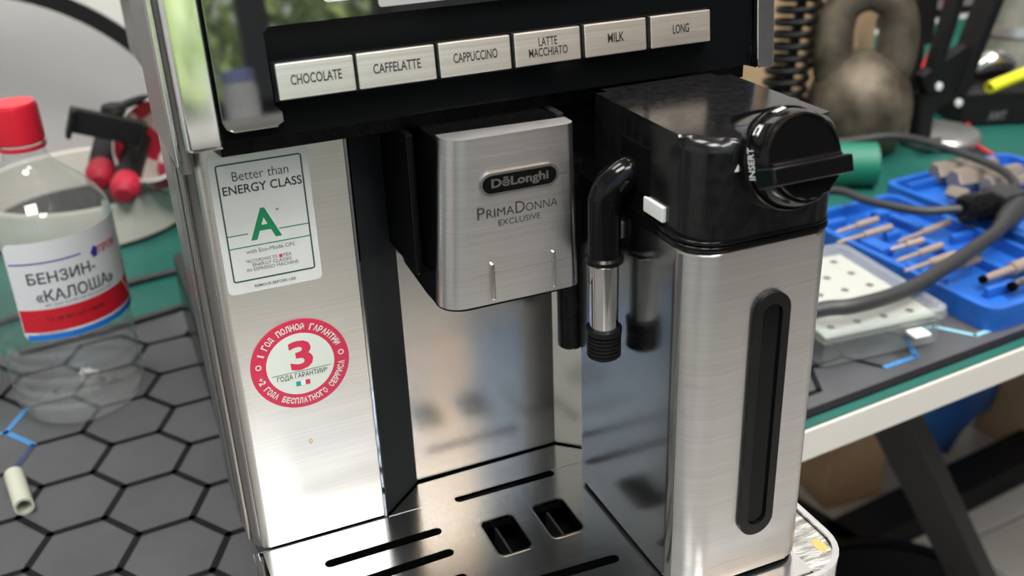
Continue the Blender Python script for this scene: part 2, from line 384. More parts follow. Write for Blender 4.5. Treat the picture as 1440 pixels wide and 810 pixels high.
box('mat_border', -.60, .61, .0095, .0165, -.001, .0005, M['mat_line'], dm, 0, TBL)
# hexagon outlines, printed
hs, hth, ho = .0304, R(4.5), Vector((-.0495, .274))
edges = {}
for i in range(-14, 18):
    for j in range(-8, 6):
        c = Vector((i * 1.5 * hs, j * math.sqrt(3) * hs + (i % 2) * hs * math.sqrt(3) / 2))
        V = [c + Vector((hs * math.cos(R(60 * q)), hs * math.sin(R(60 * q)))) for q in range(6)]
        for q in range(6):
            a, b_ = V[q], V[(q + 1) % 6]; key = (round((a.x + b_.x) * 500), round((a.y + b_.y) * 500))
            edges[key] = (a, b_)
rot = Matrix.Rotation(hth, 2)
blue_c = [((-.128, .303), .017, 'mat_blue'), ((-.150, .283), .020, 'mat_blue'), ((-.108, .283), .012, 'mat_blue'), ((-.128, .255), .014, 'mat_navy')]
blue_c += [((.484, .103), .017, 'mat_blue'), ((.500, .094), .014, 'mat_blue'), ((.515, .120), .021, 'mat_pale'), ((.543, .108), .016, 'mat_pale'), ((.573, .104), .018, 'mat_pale')]
groups = {'mat_line': bmesh.new(), 'mat_blue': bmesh.new(), 'mat_navy': bmesh.new(), 'mat_pale': bmesh.new()}
for a, b_ in edges.values():
    a, b_ = rot @ a + ho, rot @ b_ + ho; mid = (a + b_) / 2
    ok = all(-.598 < uv(*p)[0] < .608 and .0125 < uv(*p)[1] < .394 for p in (a, b_))
    if not ok: continue
    g = 'mat_line'
    for c, rr, nm in blue_c:
        if (mid - Vector(c)).length < rr: g = nm; break
    d = (b_ - a).normalized(); nrm = Vector((-d.y, d.x)) * .0021; e = d * .0010
    z = .0004 if g == 'mat_line' else .0005
    groups[g].faces.new([groups[g].verts.new((*p, z)) for p in (a - e - nrm, b_ + e - nrm, b_ + e + nrm, a - e + nrm)])
for nm, b in groups.items():
    o = finish('printed_hexagons', b, M[nm], dm, smooth=False); o['kind'] = 'stuff'
    if nm != 'mat_line': o['label'] = {'mat_blue': 'blue hexagon lines', 'mat_navy': 'navy hexagon lines', 'mat_pale': 'pale blue hexagon lines'}[nm]

# ================================================================ COFFEE MACHINE
cm = thing('coffee_machine', 'brushed steel and black automatic coffee machine filling the middle', 'coffee machine', (.12, .2, 0))
cm.matrix_basis = T(.12, .2, 0)
# body: plan polygon with the recess behind the spout, side tapering towards the back
def body_plan(yb, dx=0):
    return [(.0, .004), (-.0030, .010), (-.0040, .022), (-.0040, yb), (.020, .40), (.225, .40), (.240, .30), (.243, .004), (.170, .006), (.156, .022), (.0795, .022), (.0592, .003)]
prism('body_shell', body_plan(.035), .075, .262, M['side_grey'], cm, poly2=body_plan(.105), angle=20)
box('base', .004, .236, .006, .39, .012, .0690, M['black_soft'], cm, .004)
for x, y in ((.03, .075), (.21, .09), (.03, .36), (.21, .36)): lathe('foot', [(0, 0), (.012, 0), (.013, .003), (.011, .0125), (0, .0125)], M['rubber'], cm, T(x, y, 0), 20)
# left steel panel with a rounded outer edge
pl = [(.0008, .003)] + [(.0008 + .004 - .004 * math.cos(R(a)), .003 - .0035 * math.sin(R(a)) + .0004) for a in (0, 25, 50, 75, 90)] + [(.0578, 0), (.0578, .0035)]
prism('front_panel', pl, .0762, .2630, M['steel'], cm, angle=60)
prism('edge_trim', [(.0580, -.0004), (.0590, -.0006), (.0600, .0004), (.0596, .003), (.0582, .003)], .0756, .2630, M['chrome'], cm)
prism('side_column', [(.0600, .001), (.0802, .0188), (.0800, .0215), (.0600, .0035)], .0756, .2625, M['charcoal'], cm)
tube('side_trim', [(-.0030, .0085, .078), (-.0032, .0085, .262)], .0011, M['chrome_dull'], cm, smooth=False)
tube('side_trim', [(-.0042, .030, .078), (-.0044, .040, .262)], .0008, M['chrome_dull'], cm, smooth=False)
prism('side_panel', [(-.0046, .024), (-.0046, .060), (-.0030, .060), (-.0030, .024)], .076, .250, M['side_dark'], cm, poly2=[(-.0046, .024), (-.0048, .098), (-.0030, .098), (-.0030, .024)])
prism('back_plate', [(.0803, .0190), (.1550, .0195), (.1550, .0220), (.0803, .0215)], .0762, .2625, M['steel_back'], cm)
prism('corner_plate', [(.1552, .0195), (.1685, .0080), (.1690, .0100), (.1552, .0220)], .0762, .2625, M['steel_back'], cm)
prism('jug_dock', [(.150, -.004), (.236, -.004), (.240, .004), (.168, .0062), (.158, .004)], .205, .262, M['black_soft'], cm, .001)

# head: tilted back six degrees
HM = T(0, -.022, .2698) @ RX(-6)
def hp(x, y, z): return HM @ T(x, y, z)
box('head_housing', .001, .240, .0035, .38, .0002, .105, M['black_soft'], cm, .002, HM)
prism('head_underside', [(.010, -.012), (.235, -.012), (.238, .02), (.238, .38), (.004, .38), (.004, .02)], .2628, .2700, M['black_soft'], cm, .0015)
def chrome_post(x0, x1, lr, rr):
    pts = rrect(x0, x1, -.0012, .016, [0, 0, lr, rr], 5)
    return prism('chrome_corner', pts, -.0006, .112, M['chrome'], cm, .0012, HM, 2, bev_bottom=True, angle=50)
chrome_post(-.0027, .0096, .0022, .0006); chrome_post(.2343, .2436, .0006, .002)
box('head_side_panel', -.0052, .0, .018, .135, -.012, .110, M['side_grey'], cm, .0015, HM)
tube('side_trim', [tuple(HM @ Vector(p)) for p in ((-.0047, .0170, -.008), (-.0047, .0170, .110))], .0010, M['chrome'], cm, smooth=False)
tube('side_trim', [tuple(HM @ Vector(p)) for p in ((-.0055, .022, -.008), (-.0055, .022, .110))], .0006, M['chrome_dull'], cm, smooth=False)
# glass fascia: bright reflecting sheet with a step around the button strip
box('button_strip', .0105, .2338, .0034, .0060, .0002, .0420, M['black_strip'], cm, .0004, HM @ RX(3.0))
gl = rrect(.0108, .2334, .0052, .1050, .002, 3)
glass_out = [(.0112, .1050), (.0110, .0085), (.0120, .0060), (.0145, .0048), (.0300, .0048), (.0322, .0060), (.0322, .0095), (.0300, .0120), (.0298, .0372), (.0318, .0392), (.2325, .0392), (.2325, .1050)]
plate('glass_fascia', [glass_out], .0022, M['black_glass'], cm, HM @ T(0, .0012, 0) @ RX(90))
plate('display', [rrect(.0720, .1700, .0415, .075, .0012, 3)], .00012, M['display'], cm, HM @ T(0, -.00115, 0) @ RX(90))
ic = rrect(.0520, .0630, .0452, .058, .0022, 5); ic2 = rrect(.0525, .0625, .0457, .0575, .0018, 5)
plate('icon', [ic, ic2], .0001, M['ink_white'], cm, HM @ T(0, -.00112, 0) @ RX(90))
tube('fascia_edge', [tuple(HM @ Vector(p)) for p in ((.0113, -.0010, .105), (.0111, -.0010, .0085), (.0121, -.0010, .0058), (.0146, -.0010, .0046), (.0300, -.0010, .0046))], .00022, M['chrome_dull'], cm, smooth=False, n=6)
# buttons
bx = [(.0313, .0603), (.0606, .0912), (.0919, .1216), (.1224, .1512), (.1522, .1806), (.1818, .2106)]
names = ['CHOCOLATE', 'CAFFELATTE', 'CAPPUCCINO', 'LATTE\nMACCHIATO', 'MILK', 'LONG']
tw = [.0185, .0182, .0178, .0165, .0072, .0076]
for (a, c), s, w in zip(bx, names, tw):
    b = box('control_button', a + .0004, c - .0004, -.0026, .003, .0136, .0263, M['button'], cm, .0005, HM)
    two = '\n' in s
    text('lettering', s, w, .0072 if two else .0036, M['ink'], b, HM @ T((a + c) / 2, -.00262, .0202) @ RX(90), bold=.012, line=.85)
box('button_frame', .0305, .2112, -.0004, .002, .0128, .0271, M['black_gloss'], cm, .0004, HM)

# coffee spout
sx0, sx1 = .0800, .1383
tap = lambda pts: [(.0841 + (x - .0800) * (.1372 - .0841) / (.1383 - .0800) , y) for x, y in pts]
plan = [(sx0 + .0015, -.022), (sx0 + .0002, -.030)] + [(sx0 + .010 - .010 * math.cos(R(a)), -.035 - .0097 * math.sin(R(a))) for a in (0, 18, 36, 54, 72, 90)] + [(sx1 - .0035, -.0447), (sx1 - .0012, -.0440), (sx1, -.0420), (sx1, -.022)]
plan = [(x, y) for x, y in plan]
prism('spout_housing', [(sx0 + .002, .015), (sx0 + .0006, -.022)] + [(x + (.0006 if x < .1 else -.0006), y + .0006) for x, y in plan[1:-1]] + [(sx1 - .0006, -.022), (sx1 - .002, .015)], .1960, .2640, M['black_gloss'], cm, .0008, poly2=tap([(sx0 + .002, .015), (sx0 + .0006, -.022)] + [(x + (.0006 if x < .1 else -.0006), y + .0006) for x, y in plan[1:-1]] + [(sx1 - .0006, -.022), (sx1 - .002, .015)]))
shell = [(sx0 + .0012, -.0330)] + [(sx0 + .010 - .0090 * math.cos(R(a)), -.0355 - .0092 * math.sin(R(a))) for a in (0, 10, 20, 30, 40, 50, 60, 70, 80, 90)] + [(sx1 - .0040, -.0450), (sx1 - .0018, -.0444), (sx1 - .0002, -.0425), (sx1 - .0002, -.036), (sx1 - .0030, -.036)]
# front sheet, cut slightly wider at the foot
wide = lambda pts, k: [(.1095 + (x - .1095) * k, y) for x, y in pts]
prism('spout_plate', wide(shell, 1.02), .1972, .2655, M['steel_jug'], cm, poly2=tap(shell), angle=60)
box('spout_mount', .0770, .0800, -.022, .019, .205, .2635, M['black_gloss'], cm, .0008)
box('spout_rail', .139, .1425, -.024, .018, .195, .2635, M['charcoal'], cm, .0008)
for x in (.1006, .1268): box('spout_rib', x - .0009, x + .0009, -.0463, -.0445, .1992, .2148, M['tip_metal'], cm, .0007)
for x in (.0995, .1215): lathe('spout_nozzle', [(0, 0), (.0022, 0), (.0028, .004), (0, .004)], M['black_soft'], cm, T(x, -.036, .1928), 16)
bd = thing('tmp', None, None); bpy.data.objects.remove(bd)
fx = lambda z: .1132 + 0 * z
badge = plate('brand_badge', [rrect(-.0163, .0163, -.0045, .0045, .0045, 10)], .0009, M['tip_metal'], cm, front(.1133, -.0449, .2470))
plate('badge_field', [rrect(-.0152, .0152, -.0035, .0035, .0035, 10)], .0003, M['black_gloss'], badge, front(.1133, -.0457, .2470))
text('lettering', 'DēLonghi', .0235, .0048, M['tip_metal'], badge, front(.1133, -.04605, .2470), bold=.03)
for s_, x_, w_, h_, dz in (('P', -.0151, .0030, .0047, 0), ('RIMA', -.0072, .0114, .0034, -.0006), ('D', .0010, .0038, .0047, 0), ('ONNA', .0100, .0134, .0034, -.0006)):
    text('lettering', s_, w_, h_, M['ink'], cm, front(.1124 + x_, -.04492, .2358 + dz), bold=-.006)
b2 = text('lettering', 'EXCLUSIVE', .0175, .0024, M['ink'], cm, front(.1130, -.04492, .2308), bold=-.006)
# hot water tube behind the nozzle
lathe('water_spout', [(0, 0), (.0050, 0), (.0060, .001), (.0062, .09), (0, .09)], M['black_soft'], cm, T(.1520, -.0076, .1474), 24)

# energy sticker and warranty sticker: flat stickers on the panel (they peel off)
es = thing('energy_sticker', 'silver rectangular energy class sticker high on the left steel panel', 'sticker', (.0242, 0, .231))
FY = -.0003
plate('sticker_sheet', [rrect(.0052, .0432, .2022, .2602, .0025, 5)], .0002, M['sticker'], es, T(0, FY + .0002, 0) @ RX(90))
def fr(x0_, x1_, z0_, z1_, r, w): return [rrect(x0_, x1_, z0_, z1_, r, 4), rrect(x0_ + w, x1_ - w, z0_ + w, z1_ - w, max(r - w, .0002), 4)]
PM = T(0, FY - .00001, 0) @ RX(90)
plate('printed_frame', fr(.0078, .0408, .2073, .2564, .0011, .0006), .00008, M['dark_green_ink'], es, PM)
plate('printed_line', [[(.0082, .2269), (.0163, .2269), (.0163, .2273), (.0082, .2273)]], .00008, M['green_ink'], es, PM)
plate('printed_line', [[(.0285, .2269), (.0404, .2269), (.0404, .2273), (.0285, .2273)]], .00008, M['green_ink'], es, PM)
plate('printed_line', [[(.0082, .2216), (.0404, .2216), (.0404, .2220), (.0082, .2220)]], .00008, M['green_ink'], es, PM)
def stext(s, x, z, w, h, m, bold=0): text('lettering', s, w, h, m, es, front(x, FY - .00002, z), bold=bold)
stext('Better than', .0244, .2510, .0215, .0037, M['ink'], -.008)
stext('ENERGY CLASS', .0246, .2457, .0305, .0036, M['ink'], .012)
stext('A', .0232, .2304, .0122, .0128, M['green_ink'], .022)
stext('*', .0288, .2352, .0012, .0012, M['ink'])
stext('with Eco-Mode ON', .0240, .2196, .0190, .0017, M['ink_grey'])
stext('*ACCORDING TO', .0200, .2156, .0125, .0014, M['ink_grey'])
plate('printed_cross', [[(.0270, .2148), (.0283, .2148), (.0283, .2162), (.0270, .2162)]], .00008, M['red_ink'], es, PM)
stext('+', .02765, .2155, .0008, .0008, M['label_white'])
stext('FEA', .0304, .2156, .0032, .0014, M['ink_grey'])
stext('ENERGY CLASSES', .0240, .2137, .0155, .0014, M['ink_grey'])
stext('IN ESPRESSO MACHINE', .0240, .2118, .0205, .0014, M['ink_grey'])
stext('REMOVE BEFORE USE', .0240, .2046, .0165, .0012, M['ink_grey'], .01)
ws = thing('warranty_sticker', 'round red and white three year warranty sticker low on the left steel panel', 'sticker', (.0293, 0, .1655))
CX, CZ_ = .0293, .1652
def circ(r, n=56): return [(CX + r * math.cos(2 * math.pi * i / n), CZ_ + r * 1.0 * math.sin(2 * math.pi * i / n)) for i in range(n)]
plate('sticker_sheet', [circ(.0209)], .0002, M['red_ink'], ws, T(0, FY + .0002, 0) @ RX(90))
plate('sticker_centre', [circ(.0144)], .00006, M['sticker_in'], ws, PM)
def wtext(s, x, z, w, h, m, bold=0, roll=0): text('lettering', s, w, h, m, ws, T(0, -.00012, 0) @ front(x, FY, z, roll), bold=bold)
wtext('3', CX + .0006, CZ_ + .0042, .0098, .0138, M['red_ink'], .03, 2)
wtext('ГОДА ГАРАНТИИ*', CX + .0002, CZ_ - .0054, .0215, .0028, M['ink'])
for i, mm in enumerate(('teal_ink', 'label_white', 'red_ink')):
    xa = CX - .0030 + i * .0020; plate('printed_flag', [[(xa, CZ_ - .0102), (xa + .0020, CZ_ - .0102), (xa + .0020, CZ_ - .0080), (xa, CZ_ - .0080)]], .00008, M[mm], ws, T(0, -.0001, 0) @ PM)
plate('printed_line', [[(CX - .0125, CZ_ - .00345), (CX + .0128, CZ_ - .00345), (CX + .0128, CZ_ - .0032), (CX - .0125, CZ_ - .0032)]], .00004, M['ink_grey'], ws, T(0, -.0001, 0) @ PM)
def arc_text(s, r, a0, a1, h, inward):
    me = bmesh.new(); n = len(s)
    for i, ch in enumerate(s):
        if ch == ' ': continue
        a = a0 + (a1 - a0) * (i + .5) / n; w = abs(a1 - a0) / n * math.pi / 180 * r * .86
        tm = text_mesh(ch, w * (.45 if ch in '1*' else 1), h * (.5 if ch in '*+' else 1), bold=.035); b = bmesh.new(); b.from_mesh(tm); bpy.data.meshes.remove(tm)
        merge(me, b, T(CX + r * math.cos(R(a)), CZ_ + r * math.sin(R(a)), 0) @ RZ(a - 90 if not inward else a + 90))
    o = finish('lettering', me, M['ink_white'], ws, False, T(0, FY - .00012, 0) @ RX(90))
arc_text('1 ГОД ПОЛНОЙ ГАРАНТИИ', .0175, 158, 18, .0030, False)
arc_text('+2 ГОДА БЕСПЛАТНОГО СЕРВИСА', .0175, 188, 352, .0029, True)
for a in (5, 172):
    p = [(CX + .0176 * math.cos(R(a)) + .0013 * math.cos(i * .5236), CZ_ + .0176 * math.sin(R(a)) + .0013 * math.sin(i * .5236)) for i in range(12)]
    q = [(CX + .0176 * math.cos(R(a)) + .0008 * math.cos(i * .5236), CZ_ + .0176 * math.sin(R(a)) + .0008 * math.sin(i * .5236)) for i in range(12)]
    plate('printed_ring', [p, q], .00008, M['ink_white'], ws, T(0, -.0001, 0) @ PM)
spot = plate('glue_spot', [[(.0290 + .0008 * math.cos(i * .6283), .1263 + .0013 * math.sin(i * .6283)) for i in range(10)], [(.0290 + .0004 * math.cos(i * .6283), .1263 + .0009 * math.sin(i * .6283)) for i in range(10)]], .00005, M['stain'], cm, T(0, -.0001, 0) @ RX(90))

# ================================================================ DRIP TRAY
dt = thing('drip_tray', 'polished steel drip tray with slots and two square holes under the spout', 'drip tray', (.117, -.05, .012))
outer = rrect(-.0033, .2356, -.1185, .0, [0, 0, .020, .022], 8)
prism('tray_body', outer, .016, .0560, M['steel_tray'], dt, .001, bev_bottom=True)
plate('tray_wall', [outer, rrect(-.0010, .2330, -.1160, -.0002, [0, 0, .018, .020], 8)], .0174, M['steel_tray'], dt, T(0, 0, .0558))
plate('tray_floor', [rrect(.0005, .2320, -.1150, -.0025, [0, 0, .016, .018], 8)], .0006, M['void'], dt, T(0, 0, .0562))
inner = rrect(-.0015, .2332, -.1165, -.001, [0, 0, .018, .020], 8)
plate('tray_rim', [rrect(-.0036, .2360, -.1188, -.0005, [0, 0, .0205, .0225], 8), inner], .0022, M['chrome'], dt, T(0, 0, .0732))
plate('side_ledge', [rrect(.2140, .2328, -.1160, -.002, [0, 0, .002, .0195], 8)], .0010, M['ledge'], dt, T(0, 0, .0728))
st = [(.2275 + .0026 * math.cos(i * .5), -.1020 + .0045 * math.sin(i * .5) * (1 + .2 * math.sin(i * 2.3))) for i in range(12)]
plate('stain', [st], .0001, M['stain'], dt, T(0, 0, .0738))
def slot(xa, ya, xb, yb, w):
    d = Vector((xb - xa, yb - ya)).normalized(); n_ = Vector((-d.y, d.x)); out = []; r = w / 2; rr = r * .75
    a, b = Vector((xa, ya)), Vector((xb, yb))
    base = math.degrees(math.atan2(d.y, d.x))
    return [tuple(b + Vector((math.cos(R(base + t)), math.sin(R(base + t)))) * r) for t in range(-90, 91, 22)] + [tuple(a + Vector((math.cos(R(base + t)), math.sin(R(base + t)))) * r) for t in range(90, 271, 22)]
holes = [slot(.0945, -.0026, .1415, -.0029, .0052), slot(.0268, -.0212, .0762, -.0208, .0052), slot(.0268, -.0388, .0762, -.0370, .0052),
         slot(.0268, -.0565, .0762, -.0545, .0045), slot(.0268, -.0740, .0762, -.0720, .0045), slot(.0945, -.0700, .1405, -.0720, .0052), slot(.0945, -.0880, .1405, -.0880, .0045),
         rrect(.0962, .1122, -.0495, -.0240, .0028, 4), rrect(.1226, .1384, -.0485, -.0232, .0028, 4)]
gout = [(.0008, -.1150), (.0008, -.0012), (.0595, -.0014), (.0800, .0168), (.1545, .0180), (.1665, .0075), (.1700, .0040), (.2125, .0030), (.2135, -.1150)]
grate = plate('grate', [gout] + holes, .0012, M['steel_tray'], dt, T(0, 0, .0740))
for h in holes[-2:]:
    c = Vector((sum(p[0] for p in h) / len(h), sum(p[1] for p in h) / len(h)))
    lip = [tuple(c + (Vector(p) - c) * 1.07) for p in h]; plate('hole_rim', [lip, h], .0007, M['chrome_dull'], dt, T(0, 0, .0748))
for h in holes:
    c = Vector((sum(p[0] for p in h) / len(h), sum(p[1] for p in h) / len(h)))
    big = []
    for p in h:
        d = Vector(p) - c; big.append(tuple(Vector(p) + d.normalized() * .0009))
    plate('hole_wall', [big, h], .0040, M['black_gloss'], dt, T(0, 0, .0705))
for x in (.1040, .1305): box('divider', x - .0006, x + .0006, -.049, -.024, .0620, .0700, M['charcoal'], dt)
prism('tray_back', [(.0600, -.004), (.0800, .0172), (.1545, .0185), (.1680, .0078), (.1680, -.004)], .0700, .0715, M['void'], dt)

# ================================================================ MILK JUG
jg = thing('milk_jug', 'tall steel milk jug with black lid, dial and bent spout on the drip tray', 'milk jug', (.185, -.06, .0756))
jp = lambda o: rrect(.1530 + o, .2145 - o, -.1055 + o, -.0148 - o, [.006, .002, .0135 - o, .009 - o], 8)
jb = prism('jug_body', jp(0), .0775, .2290, [M['steel_jug'], M['side_mirror']], jg, .0012, bev_bottom=True, angle=50)
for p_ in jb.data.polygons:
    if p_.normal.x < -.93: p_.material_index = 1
prism('jug_foot', jp(.0012), .0755, .0785, M['void'], jg)
wm = T(.1878, -.1054, .1535) @ RX(90)
plate('window_frame', [rrect(-.0080, .0080, -.0555, .0560, .0079, 10), rrect(-.0044, .0044, -.0505, .0512, .0043, 10)], .0018, M['rubber'], jg, wm)
plate('window_pane', [rrect(-.0050, .0050, -.0515, .0520, .0048, 10)], .0006, M['black_strip'], jg, wm)
prism('lid_seal', jp(.0010), .2285, .2300, M['rubber'], jg, .0003)
prism('lid_seal', jp(-.0006), .2298, .2318, M['black_gloss'], jg, .0006, bev_bottom=True)
prism('lid_seal', jp(-.0002), .2322, .2338, M['black_gloss'], jg, .0006, bev_bottom=True)
lidpoly = rrect(.1545, .2160, -.1055, -.0240, [.006, .004, .0150, .012], 8)
lid = prism('lid', lidpoly, .2338, .2705, M['lid_black'], jg, .0050, seg=5, angle=50)
box('lid_recess_shade', .1538, .1560, -.0720, -.0500, .2405, .2600, M['void'], jg, .001)  # near-black block on the lid side, recess shade put into its colour
# dial on a collar, its axis tipped up
DM = T(.1875, -.1080, .2618) @ RX(90 - 17) @ Matrix.Scale(.87, 4)        # local z outwards, y up
def dial_lathe(name, prof, m, parent, n=56): return lathe(name, prof, m, parent, DM, n)
dial_lathe('dial_collar', [(0, -.030), (.0190, -.030), (.0210, -.004), (.0212, .0010), (.0206, .0022), (.0180, .0022), (0, .0018)], M['black_gloss'], jg)
dial = dial_lathe('dial', [(0, .0015), (.0198, .0015), (.0190, .0085), (.0176, .0112), (.0166, .0114), (.0162, .0108), (0, .0106)], M['black_gloss'], jg)
kb = box_bm(-.0225, .0168, -.0092, -.0010, .0095, .0192, .0010, 3)
for v in kb.verts:
    t = max(0, (v.co.z - .0095) / .0097)
    if v.co.x < 0: v.co.x += .0022 * t
    v.co.y *= 1 - .12 * t
finish('dial_grip', kb, M['black_gloss'], dial, mw=DM)
ha = prism_bm([(.0164 * math.cos(R(a)), .0164 * math.sin(R(a))) for a in range(180, 361, 10)], .0100, .0140, .0008, 2)
finish('dial_skirt', ha, M['black_gloss'], dial, mw=DM)
def dial_text(s, a, r, w, h, roll):
    mw = DM @ T(r * math.cos(R(a)), r * math.sin(R(a)), .0085) @ RZ(roll) @ RX(0)
    return text('lettering', s, w, h, M['ink_white'], dial, mw, bold=.01)
# printed on the conical shoulder of the dial
def cone_at(a, t=.5):
    r = .0190 + (.0172 - .0190) * t; z = .0070 + .0030 * t
    n_ = Vector((math.cos(R(a)), math.sin(R(a)), .6)).normalized(); tang = Vector((-math.sin(R(a)), math.cos(R(a)), 0)); bt = n_.cross(tang)
    p = Vector((r * math.cos(R(a)), r * math.sin(R(a)), z)) + n_ * .0002
    m_ = Matrix((tang, bt, n_)).transposed().to_4x4(); m_.translation = p; return DM @ m_
def side_at(a, z):
    n_ = Vector((math.cos(R(a)), math.sin(R(a)), 0)); tang = Vector((-math.sin(R(a)), math.cos(R(a)), 0)); up = Vector((0, 0, 1))
    m_ = Matrix((-tang, -up * -1, n_)).transposed().to_4x4() if False else Matrix((-tang, up, n_)).transposed().to_4x4()
    if m_.determinant() < 0: m_ = Matrix((tang, up, n_)).transposed().to_4x4()
    m_.translation = n_ * .0200 + Vector((0, 0, z)); return DM @ m_
text('lettering', 'INSERT', .0125, .0042, M['ink_white'], dial, side_at(178, .0048) @ RZ(180) @ Matrix.Scale(1, 4), bold=.01)
tri = plate_mesh([[(-.0013, -.0012), (.0013, -.0012), (0, .0014)]], .0001)
link('arrow_mark', tri, M['ink_white'], jg, False, T(.1690, -.1060, .2605) @ RX(90) @ RY(-12))
def cup_icon(a, two):
    b = bmesh.new()
    lp = [(-.0013, .0010), (-.0010, -.0009), (.0010, -.0009), (.0013, .0010)]
    def st_(pts, closed=True):
        pts = [(x * 1.35, y * 1.35) for x, y in pts]; q = pts + ([pts[0]] if closed else []); merge(b, tube_bm([(x, y, 0) for x, y in q], 0.00024, 5, False))
    st_(lp); st_([(-.0018, -.0014), (.0018, -.0014)], False); st_([(.0012, .0006), (.0020, .0005), (.0018, -.0003), (.0011, -.0004)], False)
    if two: st_([(-.0013 + .0018, .0016), (.0026, .0016), (.0024, .0004)], False)
    finish('cup_mark', b, M['ink_white'], dial, False, side_at(a, .0042) @ RZ(180 if a > 150 else 180))
cup_icon(140, False); cup_icon(104, True)
# milk outlet: black elbow, chrome nozzle, rubber tip
el = [(.1650, -.0590, .2470), (.1600, -.0578, .2470)] + [(.1558 - .0120 * math.sin(R(a)), -.0560 - .0012 * (90 - a) / 90, .2350 + .0120 * math.cos(R(a))) for a in range(0, 91, 15)] + [(0.1438, -.0560, .2250), (0.1438, -.0560, .2130)]
tube('elbow_pipe', el, .0066, M['black_gloss'], jg, n=24)
lathe('elbow_collar', [(0, 0), (.0070, 0), (.0078, .0008), (.0078, .0024), (.0068, .0034), (0, .0034)], M['black_soft'], jg, T(0.1438, -.0560, .2105), 32)
lathe('nozzle_pipe', [(0, 0), (.0058, 0), (.0060, .031), (0, .031)], M['chrome'], jg, T(0.1438, -.0560, .1800), 32)
pr_ = [(0, 0), (.0052, 0), (.0060, .0012)]
for i in range(6): pr_ += [(.0071, .0014 + i * .0017), (.0071, .0024 + i * .0017), (.0066, .0026 + i * .0017)]
pr_ += [(.0074, .0118), (.0074, .0140), (.0060, .0142), (0, .0142)]
lathe('rubber_tip', pr_, M['rubber'], jg, T(0.1438, -.0560, .1678), 32)
box('release_button', .1530, .1556, -.0838, -.0695, .2352, .2412, M['white_plastic'], jg, .0006)
box('release_button', .1500, .1532, -.0500, -.0435, .2160, .2230, M['white_plastic'], jg, .0006)

# ================================================================ BOTTLES
def bottle_prof():
    p = [(0, .004), (.018, .003), (.030, .0005), (.036, .0008), (.0400, .006), (.0415, .012)]
    z = .014
    while z < .062: p += [(.0430, z), (.0432, z + .0035), (.0412, z + .0055), (.0412, z + .0070)]; z += .0098
    p += [(.0432, .066), (.0438, .070), (.0438, .1385), (.0432, .1425), (.0412, .1490), (.0372, .1550), (.0310, .1615), (.0235, .1685), (.0172, .1745), (.0138, .1795), (.0128, .185), (.0128, .188), (.0155, .1885), (.0155, .1900), (.0128, .1905), (.0126, .200)]
    return p
def wrap(me, r, a0):      # bend a flat mesh (x along the circumference, y up) round the bottle
    for v in me.vertices:
        a = a0 + v.co.x / r; rr = r + v.co.z; v.co = (rr * math.cos(a), rr * math.sin(a), v.co.y)
    return me
def curved_rect(xa, xb, ya, yb, n=30, rc=0, shape=None):
    me = bpy.data.meshes.new('c'); vs = []; fs = []
    for i in range(n + 1):
        x = xa + (xb - xa) * i / n; yl, yh = ya, yb
        if rc:
            d = min(x - xa, xb - x)
            if d < rc: q = rc - math.sqrt(max(rc * rc - (rc - d) ** 2, 0)); yl += q; yh -= q
        if shape: yl, yh = shape(x, yl, yh)
        vs += [(x, yl, 0), (x, yh, 0)]
    for i in range(n): fs.append((2 * i, 2 * i + 2, 2 * i + 3, 2 * i + 1))
    me.from_pydata(vs, [], fs); return me
